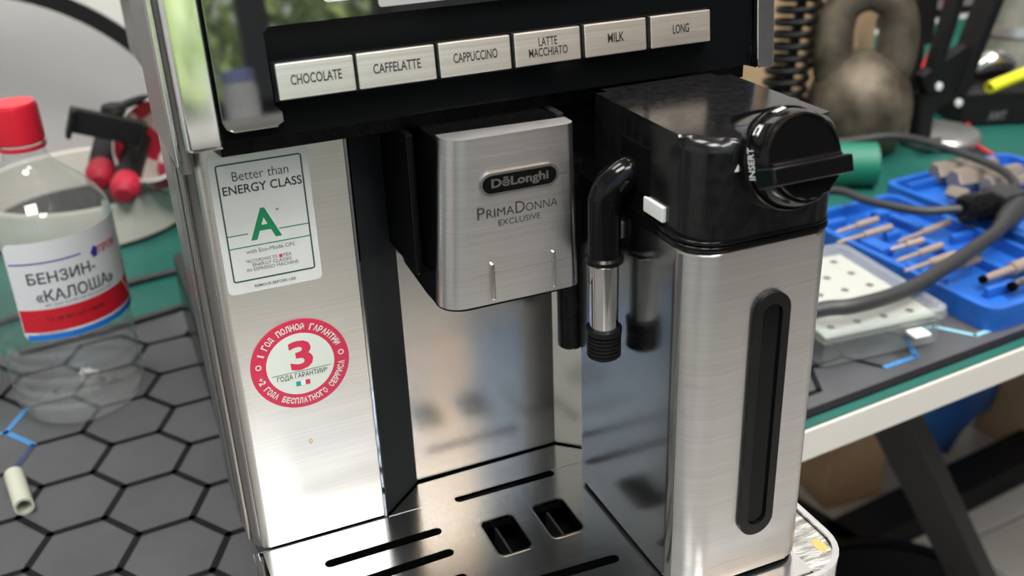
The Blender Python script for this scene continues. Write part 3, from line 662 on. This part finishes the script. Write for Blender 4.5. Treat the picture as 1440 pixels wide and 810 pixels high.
def bottle(loc, label, yaw=0, full=True):
    t = thing('plastic_bottle', label, 'bottle', loc, 'clear petrol bottles'); t.matrix_basis = T(*loc) @ RZ(yaw)
    base = t.matrix_basis
    lathe('bottle_body', bottle_prof(), M['pet'], t, base, 56, 60)
    cp = []
    capb = bmesh.new(); n = 72; prof = [(.0140, .1905), (.0148, .192), (.0146, .2125), (.0132, .2155), (0, .2158)]
    rings = []
    for r, z in prof:
        rings.append([capb.verts.new(((r - (.0004 if i % 2 and .1915 < z < .214 else 0)) * math.cos(2 * math.pi * i / n), (r - (.0004 if i % 2 and .1915 < z < .214 else 0)) * math.sin(2 * math.pi * i / n), z)) for i in range(n)] if r else [capb.verts.new((0, 0, z))])
    for a, c in zip(rings, rings[1:]):
        for i in range(n):
            if len(c) == 1: capb.faces.new((a[i], a[(i + 1) % n], c[0]))
            else: capb.faces.new((a[i], a[(i + 1) % n], c[(i + 1) % n], c[i]))
    finish('cap', capb, M['cap_red'], t, mw=base)
    lathe('cap_ring', [(.0132, .1862), (.0146, .1864), (.0146, .1888), (.0132, .189)], M['cap_red'], t, base, 40)
    r = .0441; A0 = R(-69)
    lab = link('bottle_label', wrap(curved_rect(-.0410, .0760, .0700, .1375, 48, .004), r, A0), M['label_white'], t, True, base)
    red = wrap(curved_rect(-.0405, .0755, .0760, .0920, 48, 0, lambda x, a, b: (a, b + max(0, (x - .040)) * .0)), r + .0001, A0); link('label_band', red, M['label_red'], lab, True, base)
    blu = wrap(curved_rect(-.0390, .0740, .0702, .0742, 48, 0), r + .0001, A0); link('label_band', blu, M['label_blue'], lab, True, base)
    wl = wrap(curved_rect(-.0395, .0050, .1232, .1242, 20, 0), r + .0001, A0); link('label_line', wl, M['label_navy'], lab, True, base)
    def lt(s, x, y, w, h, m, bold=0): link('lettering', wrap(T_mesh(text_mesh(s, w, h, bold, .00005), x, y), r + .0002, A0), m, lab, False, base)
    def T_mesh(me, x, y): me.transform(Matrix.Translation((x, y, 0))); return me
    lt('БЕНЗИН-', -.0088, .1135, .0430, .0078, M['ink'], .01)
    lt('«КАЛОША»', -.0010, .1012, .0530, .0082, M['ink'], .01)
    lt('нефрас С2 80/120 высший сорт', .0000, .0947, .0460, .0022, M['ink_grey'])
    lt('ТУ 38.401-67-108-92', -.0060, .0848, .0380, .0028, M['ink'])
    lt('Масса нетто 0,5 л', -.0230, .0751, .0170, .0014, M['ink_grey'])
    lt('ПРОМ', .0270, .1215, .0180, .0055, M['red_ink'], .02)
    dm_ = bpy.data.meshes.new('d'); dm_.from_pydata([(.0115, .1215, 0), (.0143, .1255, 0), (.0175, .1240, 0), (.0165, .1185, 0), (.0133, .1178, 0)], [], [(0, 1, 2, 3, 4)])
    link('label_mark', wrap(dm_, r + .0002, A0), M['label_navy'], lab, False, base)
    d2 = bpy.data.meshes.new('d'); d2.from_pydata([(.0360, .0920, 0), (.0440, .1050, 0), (.0520, .0920, 0), (.0440, .0790, 0)], [], [(0, 1, 2, 3)])
    link('hazard_mark', wrap(d2, r + .0002, A0), M['label_red'], lab, False, base)
    d3 = plate_mesh([[(.0352, .0920), (.0440, .1063), (.0528, .0920), (.0440, .0777)], [(.0364, .0920), (.0440, .1043), (.0516, .0920), (.0440, .0797)]], .00005)
    link('hazard_mark', wrap(d3, r + .0003, A0), M['label_white'], lab, False, base)
    return t
bottle((-.0755, .318, .0003), 'clear plastic bottle with red cap and white, red and blue label left of the machine')
bottle((-.1700, .352, .0003), 'clear plastic bottle cut off by the left edge of the photo', 50)

# pale plastic tube on the mat
mw, L = between((-.1205, .2290, .0060), (-.1145, .1905, .0060))
pt = lathe('plastic_tube', [(.0042, 0), (.0058, 0), (.0058, L), (.0042, L), (.0042, 0)], M['pipe'], None, mw, 28)
tag(pt, 'short pale plastic tube lying on the hexagon mat', 'tube')

# ================================================================ LEFT BACKGROUND
rl = thing('ring_light', 'large white ring light with black inner rim behind the table', 'ring light', (-.17, .93, FZ))
RC = (-.165, .92, -.052); RM = front(*RC)
def ring_prof(r0, r1, d): return [(r0, -d / 2), (r1, -d / 2), (r1, d / 2), (r0, d / 2), (r0, -d / 2)]
lathe('ring_rim', ring_prof(.2545, .2725, .022), M['black_matte'], rl, RM, 96)
lathe('ring_shade', [(.274, -.012), (.36, -.012), (.37, 0), (.36, .012), (.274, .009), (.274, -.012)], M['lamp_white'], rl, RM, 96)
tube('stand_pole', [(RC[0], .945, FZ + .01), (RC[0], .945, RC[2] - .27)], .014, M['black_matte'], rl, smooth=False)
for a in (30, 150, 270): tube('stand_leg', [(RC[0], .945, FZ + .20), (RC[0] + .28 * math.cos(R(a)), .945 + (.28 if a > 180 else .13) * math.sin(R(a)), FZ + .012)], .009, M['black_matte'], rl, smooth=False)

rb = thing('round_tray', 'low round white rimmed tray with dark floor behind the bottle', 'tray', (-.055, .70, 0))
lathe('tray_rim', [(.098, 0), (.103, 0), (.1045, .040), (.103, .044), (.099, .043), (.098, 0)], M['cream'], rb, T(-.055, .700, -.001), 64)
lathe('tray_floor', [(.0, -.0005), (.104, -.0005), (.104, .003), (.0, .003)], M['black_matte'], rb, T(-.055, .700, -.0005), 64)
ph = thing('clamp_holder', 'black spring clamp holder on a bent arm above the white rimmed tray', 'holder', (-.02, .66, .045))
cmx = front(-.0205, .62, .1120, -21)
box('clamp_plate', -.031, .031, -.0115, .0115, -.006, .006, M['black_matte'], ph, .002, cmx)
box('clamp_jaw', -.034, -.029, -.016, .0115, -.006, .014, M['black_matte'], ph, .002, cmx)
box('clamp_jaw', .029, .034, -.017, .0115, -.006, .014, M['black_matte'], ph, .002, cmx)
lathe('clamp_knob', [(0, 0), (.010, 0), (.012, .004), (.010, .010), (0, .010)], M['black_matte'], ph, T(-.012, .634, .118), 24)
tube('arm', [(-.010, .636, .122), (.004, .644, .125), (.024, .66, .122), (.048, .68, .100), (.062, .70, .05), (.064, .705, .0)], .0040, M['black_matte'], ph)

cup = thing('patterned_cup', 'tilted cup with red and white patches in the white rimmed tray', 'cup', (.03, .64, .05))
CMx = T(.032, .640, .074) @ RY(-35) @ RX(38)
def cup_part(name, which, m):
    b = bmesh.new(); n = 40; prof = [(.0, -.040), (.020, -.039), (.032, -.030), (.040, -.012), (.043, .010), (.044, .030)]
    inn = [(r * .93, z + .002) for r, z in prof]
    full = [(r, z) for r, z in prof] + [(r, z) for r, z in inn[::-1]]
    vs = {}
    def V(i, j):
        r, z = full[i]; j %= n
        if r < 1e-6: j = 0
        if (i, j) not in vs: vs[(i, j)] = b.verts.new((r * math.cos(2 * math.pi * j / n), r * math.sin(2 * math.pi * j / n), z))
        return vs[(i, j)]
    for i in range(len(full) - 1):
        ii = min(i, len(full) - 2 - i)
        for j in range(n):
            w = ((j // 5) + (ii // 2)) % 2
            if i == 5: w = 0
            if w != which: continue
            f = []
            for v in (V(i, j), V(i, j + 1), V(i + 1, j + 1), V(i + 1, j)):
                if v not in f: f.append(v)
            if len(f) > 2: b.faces.new(f)
    return finish(name, b, m, cup, mw=CMx)
cup_part('cup_patches', 0, M['toy_white'])['label'] = 'white patches'; cup_part('cup_patches', 1, M['toy_red'])['label'] = 'red patches'
def grip_tool(name, pts, r, label):
    t = thing(name, label, 'tool', pts[0])
    tube('handle', pts, r, M['black_matte'], t, n=16)
    mw, L = between(pts[-1], (Vector(pts[-1]) * 2 - Vector(pts[-2])))
    lathe('handle_end', [(0, -.012), (r * 1.0, -.010), (r * 1.12, 0), (r * 1.0, .009), (r * .6, .014), (0, .015)], M['toy_red'], t, mw, 24)
grip_tool('screwdriver', [(.012, .70, .085), (-.008, .63, .066), (-.016, .600, .058)], .0125, 'black screwdriver with red handle end, nearer of two beside the cup')
grip_tool('screwdriver', [(-.012, .73, .090), (-.028, .67, .072), (-.035, .640, .062)], .0125, 'black screwdriver with red handle end, farther of two beside the cup')
for pts, lab in (([(-.20, .455, .002), (-.05, .50, .002), (.05, .52, .002), (.16, .56, .002)], 'thin black cable on the green mat, nearer the white rimmed tray'),
                 ([(-.12, .41, .002), (-.03, .425, .002), (.02, .445, .002), (.07, .50, .002), (.15, .53, .002)], 'thin black cable on the green mat beside the desk mat edge')):
    tag(tube('cable', pts, .003, M['cable'], None, 10), lab, 'cable')

# ================================================================ RIGHT: ORGANIZER AND CASES
og = thing('organizer_box', 'clear plastic organizer box with pale contents beside the blue cases', 'organizer', (.47, .17, 0))
OM = T(.4640, .1770, .0003) @ RZ(-4)
box('box_base', -.050, .050, -.062, .062, 0, .020, M['box_clear'], og, .004, OM)
box('box_lid', -.053, .053, -.065, .065, .0205, .0300, M['box_clear'], og, .004, OM)
box('contents_card', -.047, .047, -.059, .059, .0215, .0240, M['cream'], og, .001, OM)
plate('lid_rim', [rrect(-.0535, .0535, -.0655, .0655, .008, 5), rrect(-.049, .049, -.061, .061, .006, 5)], .0012, M['box_clear'], og, OM @ T(0, 0, .0296))
box('latch', .016, .030, -.076, -.064, .0175, .0198, M['white_plastic'], og, .001, OM)
pit = bmesh.new(); merge(pit, lathe_bm([(0, 0), (.0026, 0), (.0032, .0003), (0, .0004)], 10)); pm = bpy.data.meshes.new('well'); pit.to_mesh(pm); pit.free(); pm.materials.append(M['void'])
for i in range(4):
    for j in range(5):
        o = bpy.data.objects.new('well', pm); COL.objects.link(o); o.parent = og
        o.matrix_basis = og.matrix_basis.inverted() @ OM @ T(-.035 + i * .0225, -.047 + j * .0235, .0240)

CM1 = T(.5530, .1060, .0003) @ RZ(3); H1 = .020
def case(name, label, MW, w, d, h, ribs, grp=None):
    t = thing(name, label, 'tool case', MW.to_translation())
    b = bmesh.new(); merge(b, prism_bm(rrect(0, w, 0, d, .012, 5), 0, h * .45, 0)); t0 = MW
    finish('case_floor', b, M['blue_plastic'], t, mw=MW)
    plate('case_wall', [rrect(0, w, 0, d, .012, 5), rrect(.006, w - .006, .006, d - .006, .008, 5)], h * .5, M['blue_plastic'], t, MW @ T(0, 0, h * .45))
    for (a, b_, c, e) in ribs: box('divider', a, b_, c, e, h * .44, h * .86, M['blue_plastic'], t, .0015, MW)
    return t
ribs = [(.012, .040, .196, .204), (.070, .110, .190, .200), (.078, .086, .150, .186), (.015, .030, .128, .160), (.060, .068, .100, .140), (.088, .112, .118, .124), (.012, .020, .060, .100), (.070, .078, .052, .090), (.030, .060, .030, .036), (.095, .112, .030, .060), (.044, .060, .150, .158)]
case('bit_case', 'open blue plastic bit case half nearest the milk jug and table edge', CM1, .118, .222, H1, ribs)
CM2 = T(.6820, .1450, .0003) @ RZ(4)
case('bit_case', 'blue plastic case half at the right, holding chunky tan bits', CM2, .170, .212, .022, [(.012, .020, .06, .12), (.03, .06, .02, .03), (.12, .128, .05, .19), (.06, .11, .10, .108), (.02, .10, .196, .202)])
def rod(p, q, r, label, m=None, sock=False):
    t = thing('drill_bit', label, 'drill bit', p, 'metal bits in the blue cases'); p, q = Vector(p), Vector(q); mid = p.lerp(q, .48)
    mw1, L1 = between(p, mid); mw2, L2 = between(mid, q)
    if r > .0066 and not sock:
        lathe('shank', [(0, 0), (r * .9, 0), (r, .002), (r, L1 - .001), (r * .85, L1), (0, L1)], M['bit_grey'], t, mw1, 6); lathe('tip', [(0, 0), (r * .6, 0), (r * .6, L2 - .002), (r * .5, L2), (0, L2)], M['bit_grey'], t, mw2, 6); return
    lathe('tip', [(0, 0), (r * .45, .001), (r * .62, L1 * .3), (r * .62, L1), (0, L1)], m or M['bit_metal'], t, mw1, 12)
    lathe('shank', [(0, 0), (r, .0005), (r, L2), (0, L2)], m or M['bit_metal'], t, mw2, 14)
    if sock: lathe('socket', [(0, -.001), (r * .55, -.0012), (r * .62, -.0015), (r * .62, .002), (0, .002)], M['void'], t, mw1, 14)
zz = .0185
RODS = [((.5499, .2809), (.5987, .2849)), ((.5354, .2618), (.5967, .2652)), ((.5811, .2394), (.6489, .2504)), ((.5656, .2304), (.5993, .2297)), ((.5529, .2092), (.6058, .2143)),
        ((.5456, .1911), (.6028, .1960)), ((.5810, .1881), (.6306, .1929)), ((.5756, .1754), (.6120, .1798))]
RL = ['farthest back', 'second from the back', 'third from back', 'short one fourth from back', 'fifth from the back', 'sixth from the back', 'behind the thick cable near the plug', 'just under the thick cable, short']
for (a, b_), ll in zip(RODS, RL): rod((*a, zz), (*b_, zz + .002), .0032, 'thin tan metal bit in the nearer blue case, ' + ll)
rod((.5892, .1519, zz), (.6600, .1610, zz), .0055, 'thicker hollow tan metal bit at the right edge of the nearer case', None, True)
rod((.5990, .1322, zz), (.6500, .1390, zz), .0065, 'bright hollow metal bit nearest the front corner of the case', M['tip_metal'], True)
zc = .022
for a, b_, r, lab in (((.700, .305), (.712, .268), .007, 'long tan metal bit across the left end of the farther blue case'),
                     ((.7250, .350), (.8000, .345), .011, 'chunky tan metal bit at the back of the farther case'),
                     ((.7250, .325), (.8050, .318), .012, 'chunky tan metal bit in the middle of the farther case'),
                     ((.7400, .298), (.8050, .292), .011, 'chunky tan metal bit at the front of the farther case')):
    rod((*a, zc), (*b_, zc), r, lab)

# cables with plugs
pg = thing('power_plug', 'black barrel plug with moulded strain relief resting on the blue cases', 'plug', (.68, .23, .03))
mw, L = between((.648, .238, .036), (.690, .236, .036)); lathe('plug_body', [(0, 0), (.010, .001), (.0135, .004), (.0135, L - .006), (.011, L), (0, L)], M['black_soft'], pg, mw, 28)
mw, L = between((.632, .186, .036), (.700, .222, .038)); lathe('strain_relief', [(0, 0), (.0055, 0), (.0065, L * .3), (.0095, L * .45), (.0105, L * .9), (.008, L), (0, L)], M['cable'], pg, mw, 24)
box('plug_block', .676, .706, .218, .248, .028, .050, M['charcoal'], pg, .004)
for pts, r, lab in (([(.50, .60, .006), (.600, .53, .010), (.693, .455, .030), (.735, .417, .040), (.746, .359, .042), (.749, .297, .040), (.727, .255, .040), (.700, .238, .040)], .0042, 'thin dark cable arching over the blue cases to the plug'),
                 ([(.48, .44, .006), (.560, .37, .02), (.596, .341, .030), (.601, .302, .032), (.619, .259, .034), (.651, .240, .036)], .0040, 'thin dark cable running in front of the green roll to the plug'),
                 ([(.300, .22, .010), (.360, .165, .020), (.418, .139, .037), (.442, .130, .039), (.491, .134, .038), (.549, .152, .038), (.608, .176, .037), (.634, .187, .036)], .0058, 'thick dark cable bowed across the organizer box and blue case')):
    tag(tube('cable', pts, r, M['cable'], None, 14), lab, 'cable')
for k_, (pts, mm) in enumerate((([(.92, .50, .004), (.880, .45, .003), (.863, .412, .003), (.859, .379, .003), (.870, .345, .003), (.93, .30, .003)], 'red_wire'),
                            ([(.90, .49, .004), (.862, .445, .003), (.850, .405, .003), (.848, .370, .003), (.862, .335, .003), (.92, .29, .003)], 'cable'))):
    tag(tube('wire', pts, .0022, M[mm], None, 8), ('thin red wire' if mm == 'red_wire' else 'thin black wire') + ' on the green mat at the right edge', 'wire')

# green roll, kettlebell, coil, carton
gr = thing('tape_roll', 'green roll lying on the mat behind the milk jug', 'roll', (.68, .425, 0))
mw, L = between((.640, .430, .0215), (.695, .400, .0215)); lathe('roll_body', [(.010, 0), (.0225, 0), (.0225, L), (.010, L), (.010, 0)], M['green_plastic'], gr, mw, 40)
kt = thing('kettlebell', 'old iron kettlebell with thick ring handle and worn rusty paint', 'kettlebell', (.770, .50, 0))
KB = T(.757, .505, -.001)
kp = [(0, 0), (.034, 0), (.044, .005), (.053, .020), (.0575, .040), (.0575, .058), (.052, .076), (.042, .092), (.030, .104), (.016, .110), (0, .112)]
lathe('bell', [(r, z) for r, z in kp], M['iron'], kt, KB, 56, 80)
hpnts = [(-.030, 0, .085), (-.034, 0, .110), (-.033, 0, .140), (-.024, 0, .162), (0, 0, .172), (.024, 0, .162), (.033, 0, .140), (.034, 0, .110), (.030, 0, .085)]
tube('handle', hpnts, lambda t: .0205 + .002 * math.cos(t * 6.28), M['iron'], kt, 20, mw=KB @ RZ(-28))
cx = thing('coiled_cord', 'black coiled cord hanging beside the machine in front of the carton', 'cord', (.68, .55, 0))
hel = []; ax0, ax1 = Vector((.682, .548, .030)), Vector((.719, .556, .250))
for i in range(16 * 17 + 1):
    t = i / (16 * 17); a = 2 * math.pi * i / 16; p = ax0.lerp(ax1, t); hel.append(p + Vector((math.cos(a) * .022, math.sin(a) * .022, 0)))
tube('coil', hel, .0042, M['rubber'], cx, 8, smooth=False)
tube('core', [tuple(ax0 - Vector((0, 0, .03))), tuple(ax1)], .006, M['black_matte'], cx, 10, smooth=False)
ct = thing('carton', 'plain brown cardboard carton standing behind the kettlebell', 'carton', (.86, .68, 0))
CT = T(.8543, .6400, -.001) @ RZ(38)
box('carton_body', 0, .15, 0, .19, 0, .26, M['card'], ct, .002, CT)
box('flap', .001, .149, -.002, .0, .20, .259, M['card'], ct, .0008, CT)

# helping stand
hs_ = thing('soldering_stand', 'black jointed stand on a round grey base beside the kettlebell', 'stand', (.850, .475, 0))
lathe('round_base', [(0, 0), (.042, 0), (.046, .003), (.046, .009), (.042, .013), (0, .013)], M['metal_grey'], hs_, T(.855, .478, -.001), 48)
box('base_pad', .80, .822, .440, .452, .012, .020, M['tip_metal'], hs_, .002)
lathe('post', [(0, 0), (.012, 0), (.012, .050), (0, .050)], M['black_matte'], hs_, T(.826, .478, .010), 20)
box('bracket', -.030, .036, -.008, .008, -.022, .030, M['black_matte'], hs_, .004, T(.848, .476, .068) @ RY(-25))
bar('arm', (.822, .474, .062), (.862, .474, .235), .018, .012, M['black_matte'], hs_)
bar('arm', (.866, .478, .055), (.925, .478, .235), .030, .014, M['black_matte'], hs_)
for p in ((.8302, .466, .0694), (.8631, .466, .0463)):
    lathe('screw', [(0, 0), (.0045, 0), (.0045, .003), (0, .004)], M['white_plastic'], hs_, T(*p) @ RX(90), 16)

# clamp meter like black tool with red wire, white connector
bk = thing('black_adapter', 'black adapter standing behind the kettlebell beside the red wire', 'adapter', (.915, .60, 0))
box('adapter_body', -.026, .026, -.012, .012, .0, .100, M['black_matte'], bk, .006, T(.912, .60, .078))
box('adapter_neck', -.013, .013, -.010, .010, .0, .080, M['black_matte'], bk, .004, T(.915, .60, -.0005))
cn = thing('white_connector', 'white plastic connector block at the foot of the red wire', 'connector', (.915, .565, 0))
box('block', -.020, .020, -.010, .010, 0, .024, M['white_plastic'], cn, .004, T(.930, .570, .042) @ RY(12))
box('block_foot', -.012, .012, -.009, .009, 0, .045, M['metal_grey'], cn, .003, T(.932, .572, -.001))
tag(tube('wire', [(.945, .575, .22), (.935, .575, .15), (.932, .573, .100), (.915, .567, .078), (.898, .560, .060)], .0040, M['red_wire'], None, 10), 'bright red wire rising beside the black adapter', 'wire')
# black tool tray with yellow tube
tt = thing('tool_tray', 'black plastic tray at the right edge holding metal bits', 'tray', (.99, .53, 0))
TM = T(.911, .505, -.001) @ RZ(-20)
box('tray_body', 0, .16, 0, .10, 0, .030, M['black_matte'], tt, .004, TM)
plate('tray_rim', [rrect(0, .16, 0, .10, .006, 4), rrect(.006, .154, .006, .094, .005, 4)], .010, M['black_matte'], tt, TM @ T(0, 0, .0295))
text('lettering', 'AMT', .022, .011, M['ink_grey'], tt, TM @ T(.045, -.0003, .013) @ RX(90), bold=.03)
mb = finish('metal_lump', tube_bm([(.995, .575, .042), (1.02, .57, .052), (1.045, .56, .046)], lambda t: .006 + .008 * math.sin(t * 3.14), 14), M['tip_metal'])
tag(mb, 'bright metal piece lying in the black tray behind the yellow tube', 'metal piece')
yt = thing('yellow_tube', 'bright yellow plastic tube leaning across the black tray', 'tube', (.95, .49, .04))
mw, L = between((.944, .500, .0440), (1.06, .500, .066)); lathe('tube_wall', [(.0048, 0), (.0072, 0), (.0072, L), (.0048, L), (.0048, 0)], M['yellow'], yt, mw, 28)
lathe('tube_bore', [(0, .002), (.0049, .002), (.0049, .006), (0, .006)], mat('yellow_shaded_inside', (.35, .33, .02), .6), yt, mw, 24)  # darker yellow plug: the bore's shade is put into its colour
# grey-green device, metal rack
dv = thing('plumb_weight', 'grey green tapered device standing at the right edge behind the yellow tube', 'device', (1.06, .60, 0))
lathe('device_body', [(0, 0), (.040, 0), (.046, .008), (.046, .030), (.036, .070), (.024, .110), (.020, .150), (0, .152)], M['grey_green'], dv, T(1.085, .60, -.001), 40)
lathe('device_ring', [(.034, .074), (.0375, .076), (.0345, .088), (.031, .088)], M['metal_grey'], dv, T(1.085, .60, -.001), 40)
rk = thing('metal_rack', 'grey metal rack of horizontal bars against the wall at the right', 'rack', (1.38, 1.05, -.07))
for z in (-.07, -.028, .012, .05, .09, .13): box('rack_shelf', 1.20, 1.75, 1.005, 1.09, z, z + .014, M['metal_grey'], rk, .002)
for x in (1.20, 1.74): box('rack_post', x, x + .02, 1.06, 1.08, -.10, .16, M['metal_grey'], rk, .002)

# ================================================================ UNDER THE TABLE
cb = thing('carton', 'tall brown cardboard carton standing on the tiles under the table', 'carton', (1.04, .80, FZ))
box('carton_body', 0, .115, 0, .14, 0, .42, M['card'], cb, .003, T(.985, .735, FZ - .0005) @ RZ(-4))
box('flap', .002, .113, -.003, 0, .33, .418, M['card'], cb, .001, T(.985, .735, FZ - .0005) @ RZ(-4))
c2 = thing('carton', 'cardboard carton under the table at the right edge of the photo', 'carton', (1.50, .76, FZ))
box('carton_body', 0, .20, 0, .12, 0, .30, M['card'], c2, .003, T(1.41, .70, FZ - .0005) @ RZ(5))
box('tape', .085, .115, -.001, .121, .0, .301, M['cream'], c2, 0, T(1.41, .70, FZ - .0005) @ RZ(5))
bb = bmesh.new(); bmesh.ops.create_icosphere(bb, subdivisions=4, radius=1)
rnd = random.Random(3)
from mathutils import noise as mnoise
for v in bb.verts:
    c = v.co.copy(); k_ = 1 + .16 * mnoise.noise(c * 2.2) + .07 * mnoise.noise(c * 6)
    sq = max(abs(c.x), abs(c.y), abs(c.z)) ** -.9
    v.co = Vector((c.x * .138, c.y * .080, c.z * .27)) * k_ * sq
    v.co.z = max(v.co.z, -.30)
bgs = thing('blue_bag', 'crumpled dark blue plastic bag full of things under the table', 'bag', (1.32, .88, FZ))
finish('bag_body', bb, M['blue_bag'], bgs, mw=T(1.262, .835, FZ + .301), angle=80)
tube('bag_tie', [(1.235, .835, FZ + .56), (1.26, .83, FZ + .61), (1.285, .835, FZ + .57)], .012, M['blue_bag'], bgs)
bk2 = thing('black_basin', 'round black basin on the floor tiles under the table edge', 'basin', (.80, .42, FZ))
lathe('basin_body', [(0, .004), (.12, .004), (.15, .10), (.155, .105), (.16, .10), (.13, 0), (0, 0)], M['black_matte'], bk2, T(.835, .400, FZ), 48)
lathe('basin_rim', [(.150, .100), (.165, .100), (.166, .108), (.150, .108), (.150, .100)], M['black_soft'], bk2, T(.835, .400, FZ), 48)
# added, out of view: wooden cabinet that gives the steel a warm reflection
wc = thing('added_wall_cabinet', 'added light wooden cabinet beside the window, for a warm reflection', 'cabinet', (1.0, y0 + .15, .75))
box('cabinet_body', .62, 1.50, y0 + .001, y0 + .30, .72, 1.75, M['wood'], wc, .004)
for a in (.625, 1.063): 
    d_ = box('cabinet_door', a, a + .430, y0 + .301, y0 + .318, .73, 1.74, M['wood'], wc, .003)
    box('door_handle', a + .38, a + .39, y0 + .319, y0 + .335, .85, .97, M['tip_metal'], d_, .002)

for x, r, h, lab in ((.245, .034, .075, 'white jar with blue lid on the window sill behind the bench, at the left'), (.50, .028, .06, 'white jar with blue lid on the window sill, at the right')):
    t = thing('storage_jar', lab, 'jar', (x, y0 + .08, WS))
    lathe('jar_body', [(0, 0), (r, .002), (r, h * .8), (r * .85, h), (0, h)], M['label_white'], t, T(x, y0 + .08, WS), 32)
    lathe('jar_lid', [(0, 0), (r * .92, 0), (r * .92, .022), (0, .024)], M['lid_blue'], t, T(x, y0 + .08, WS + h), 32)
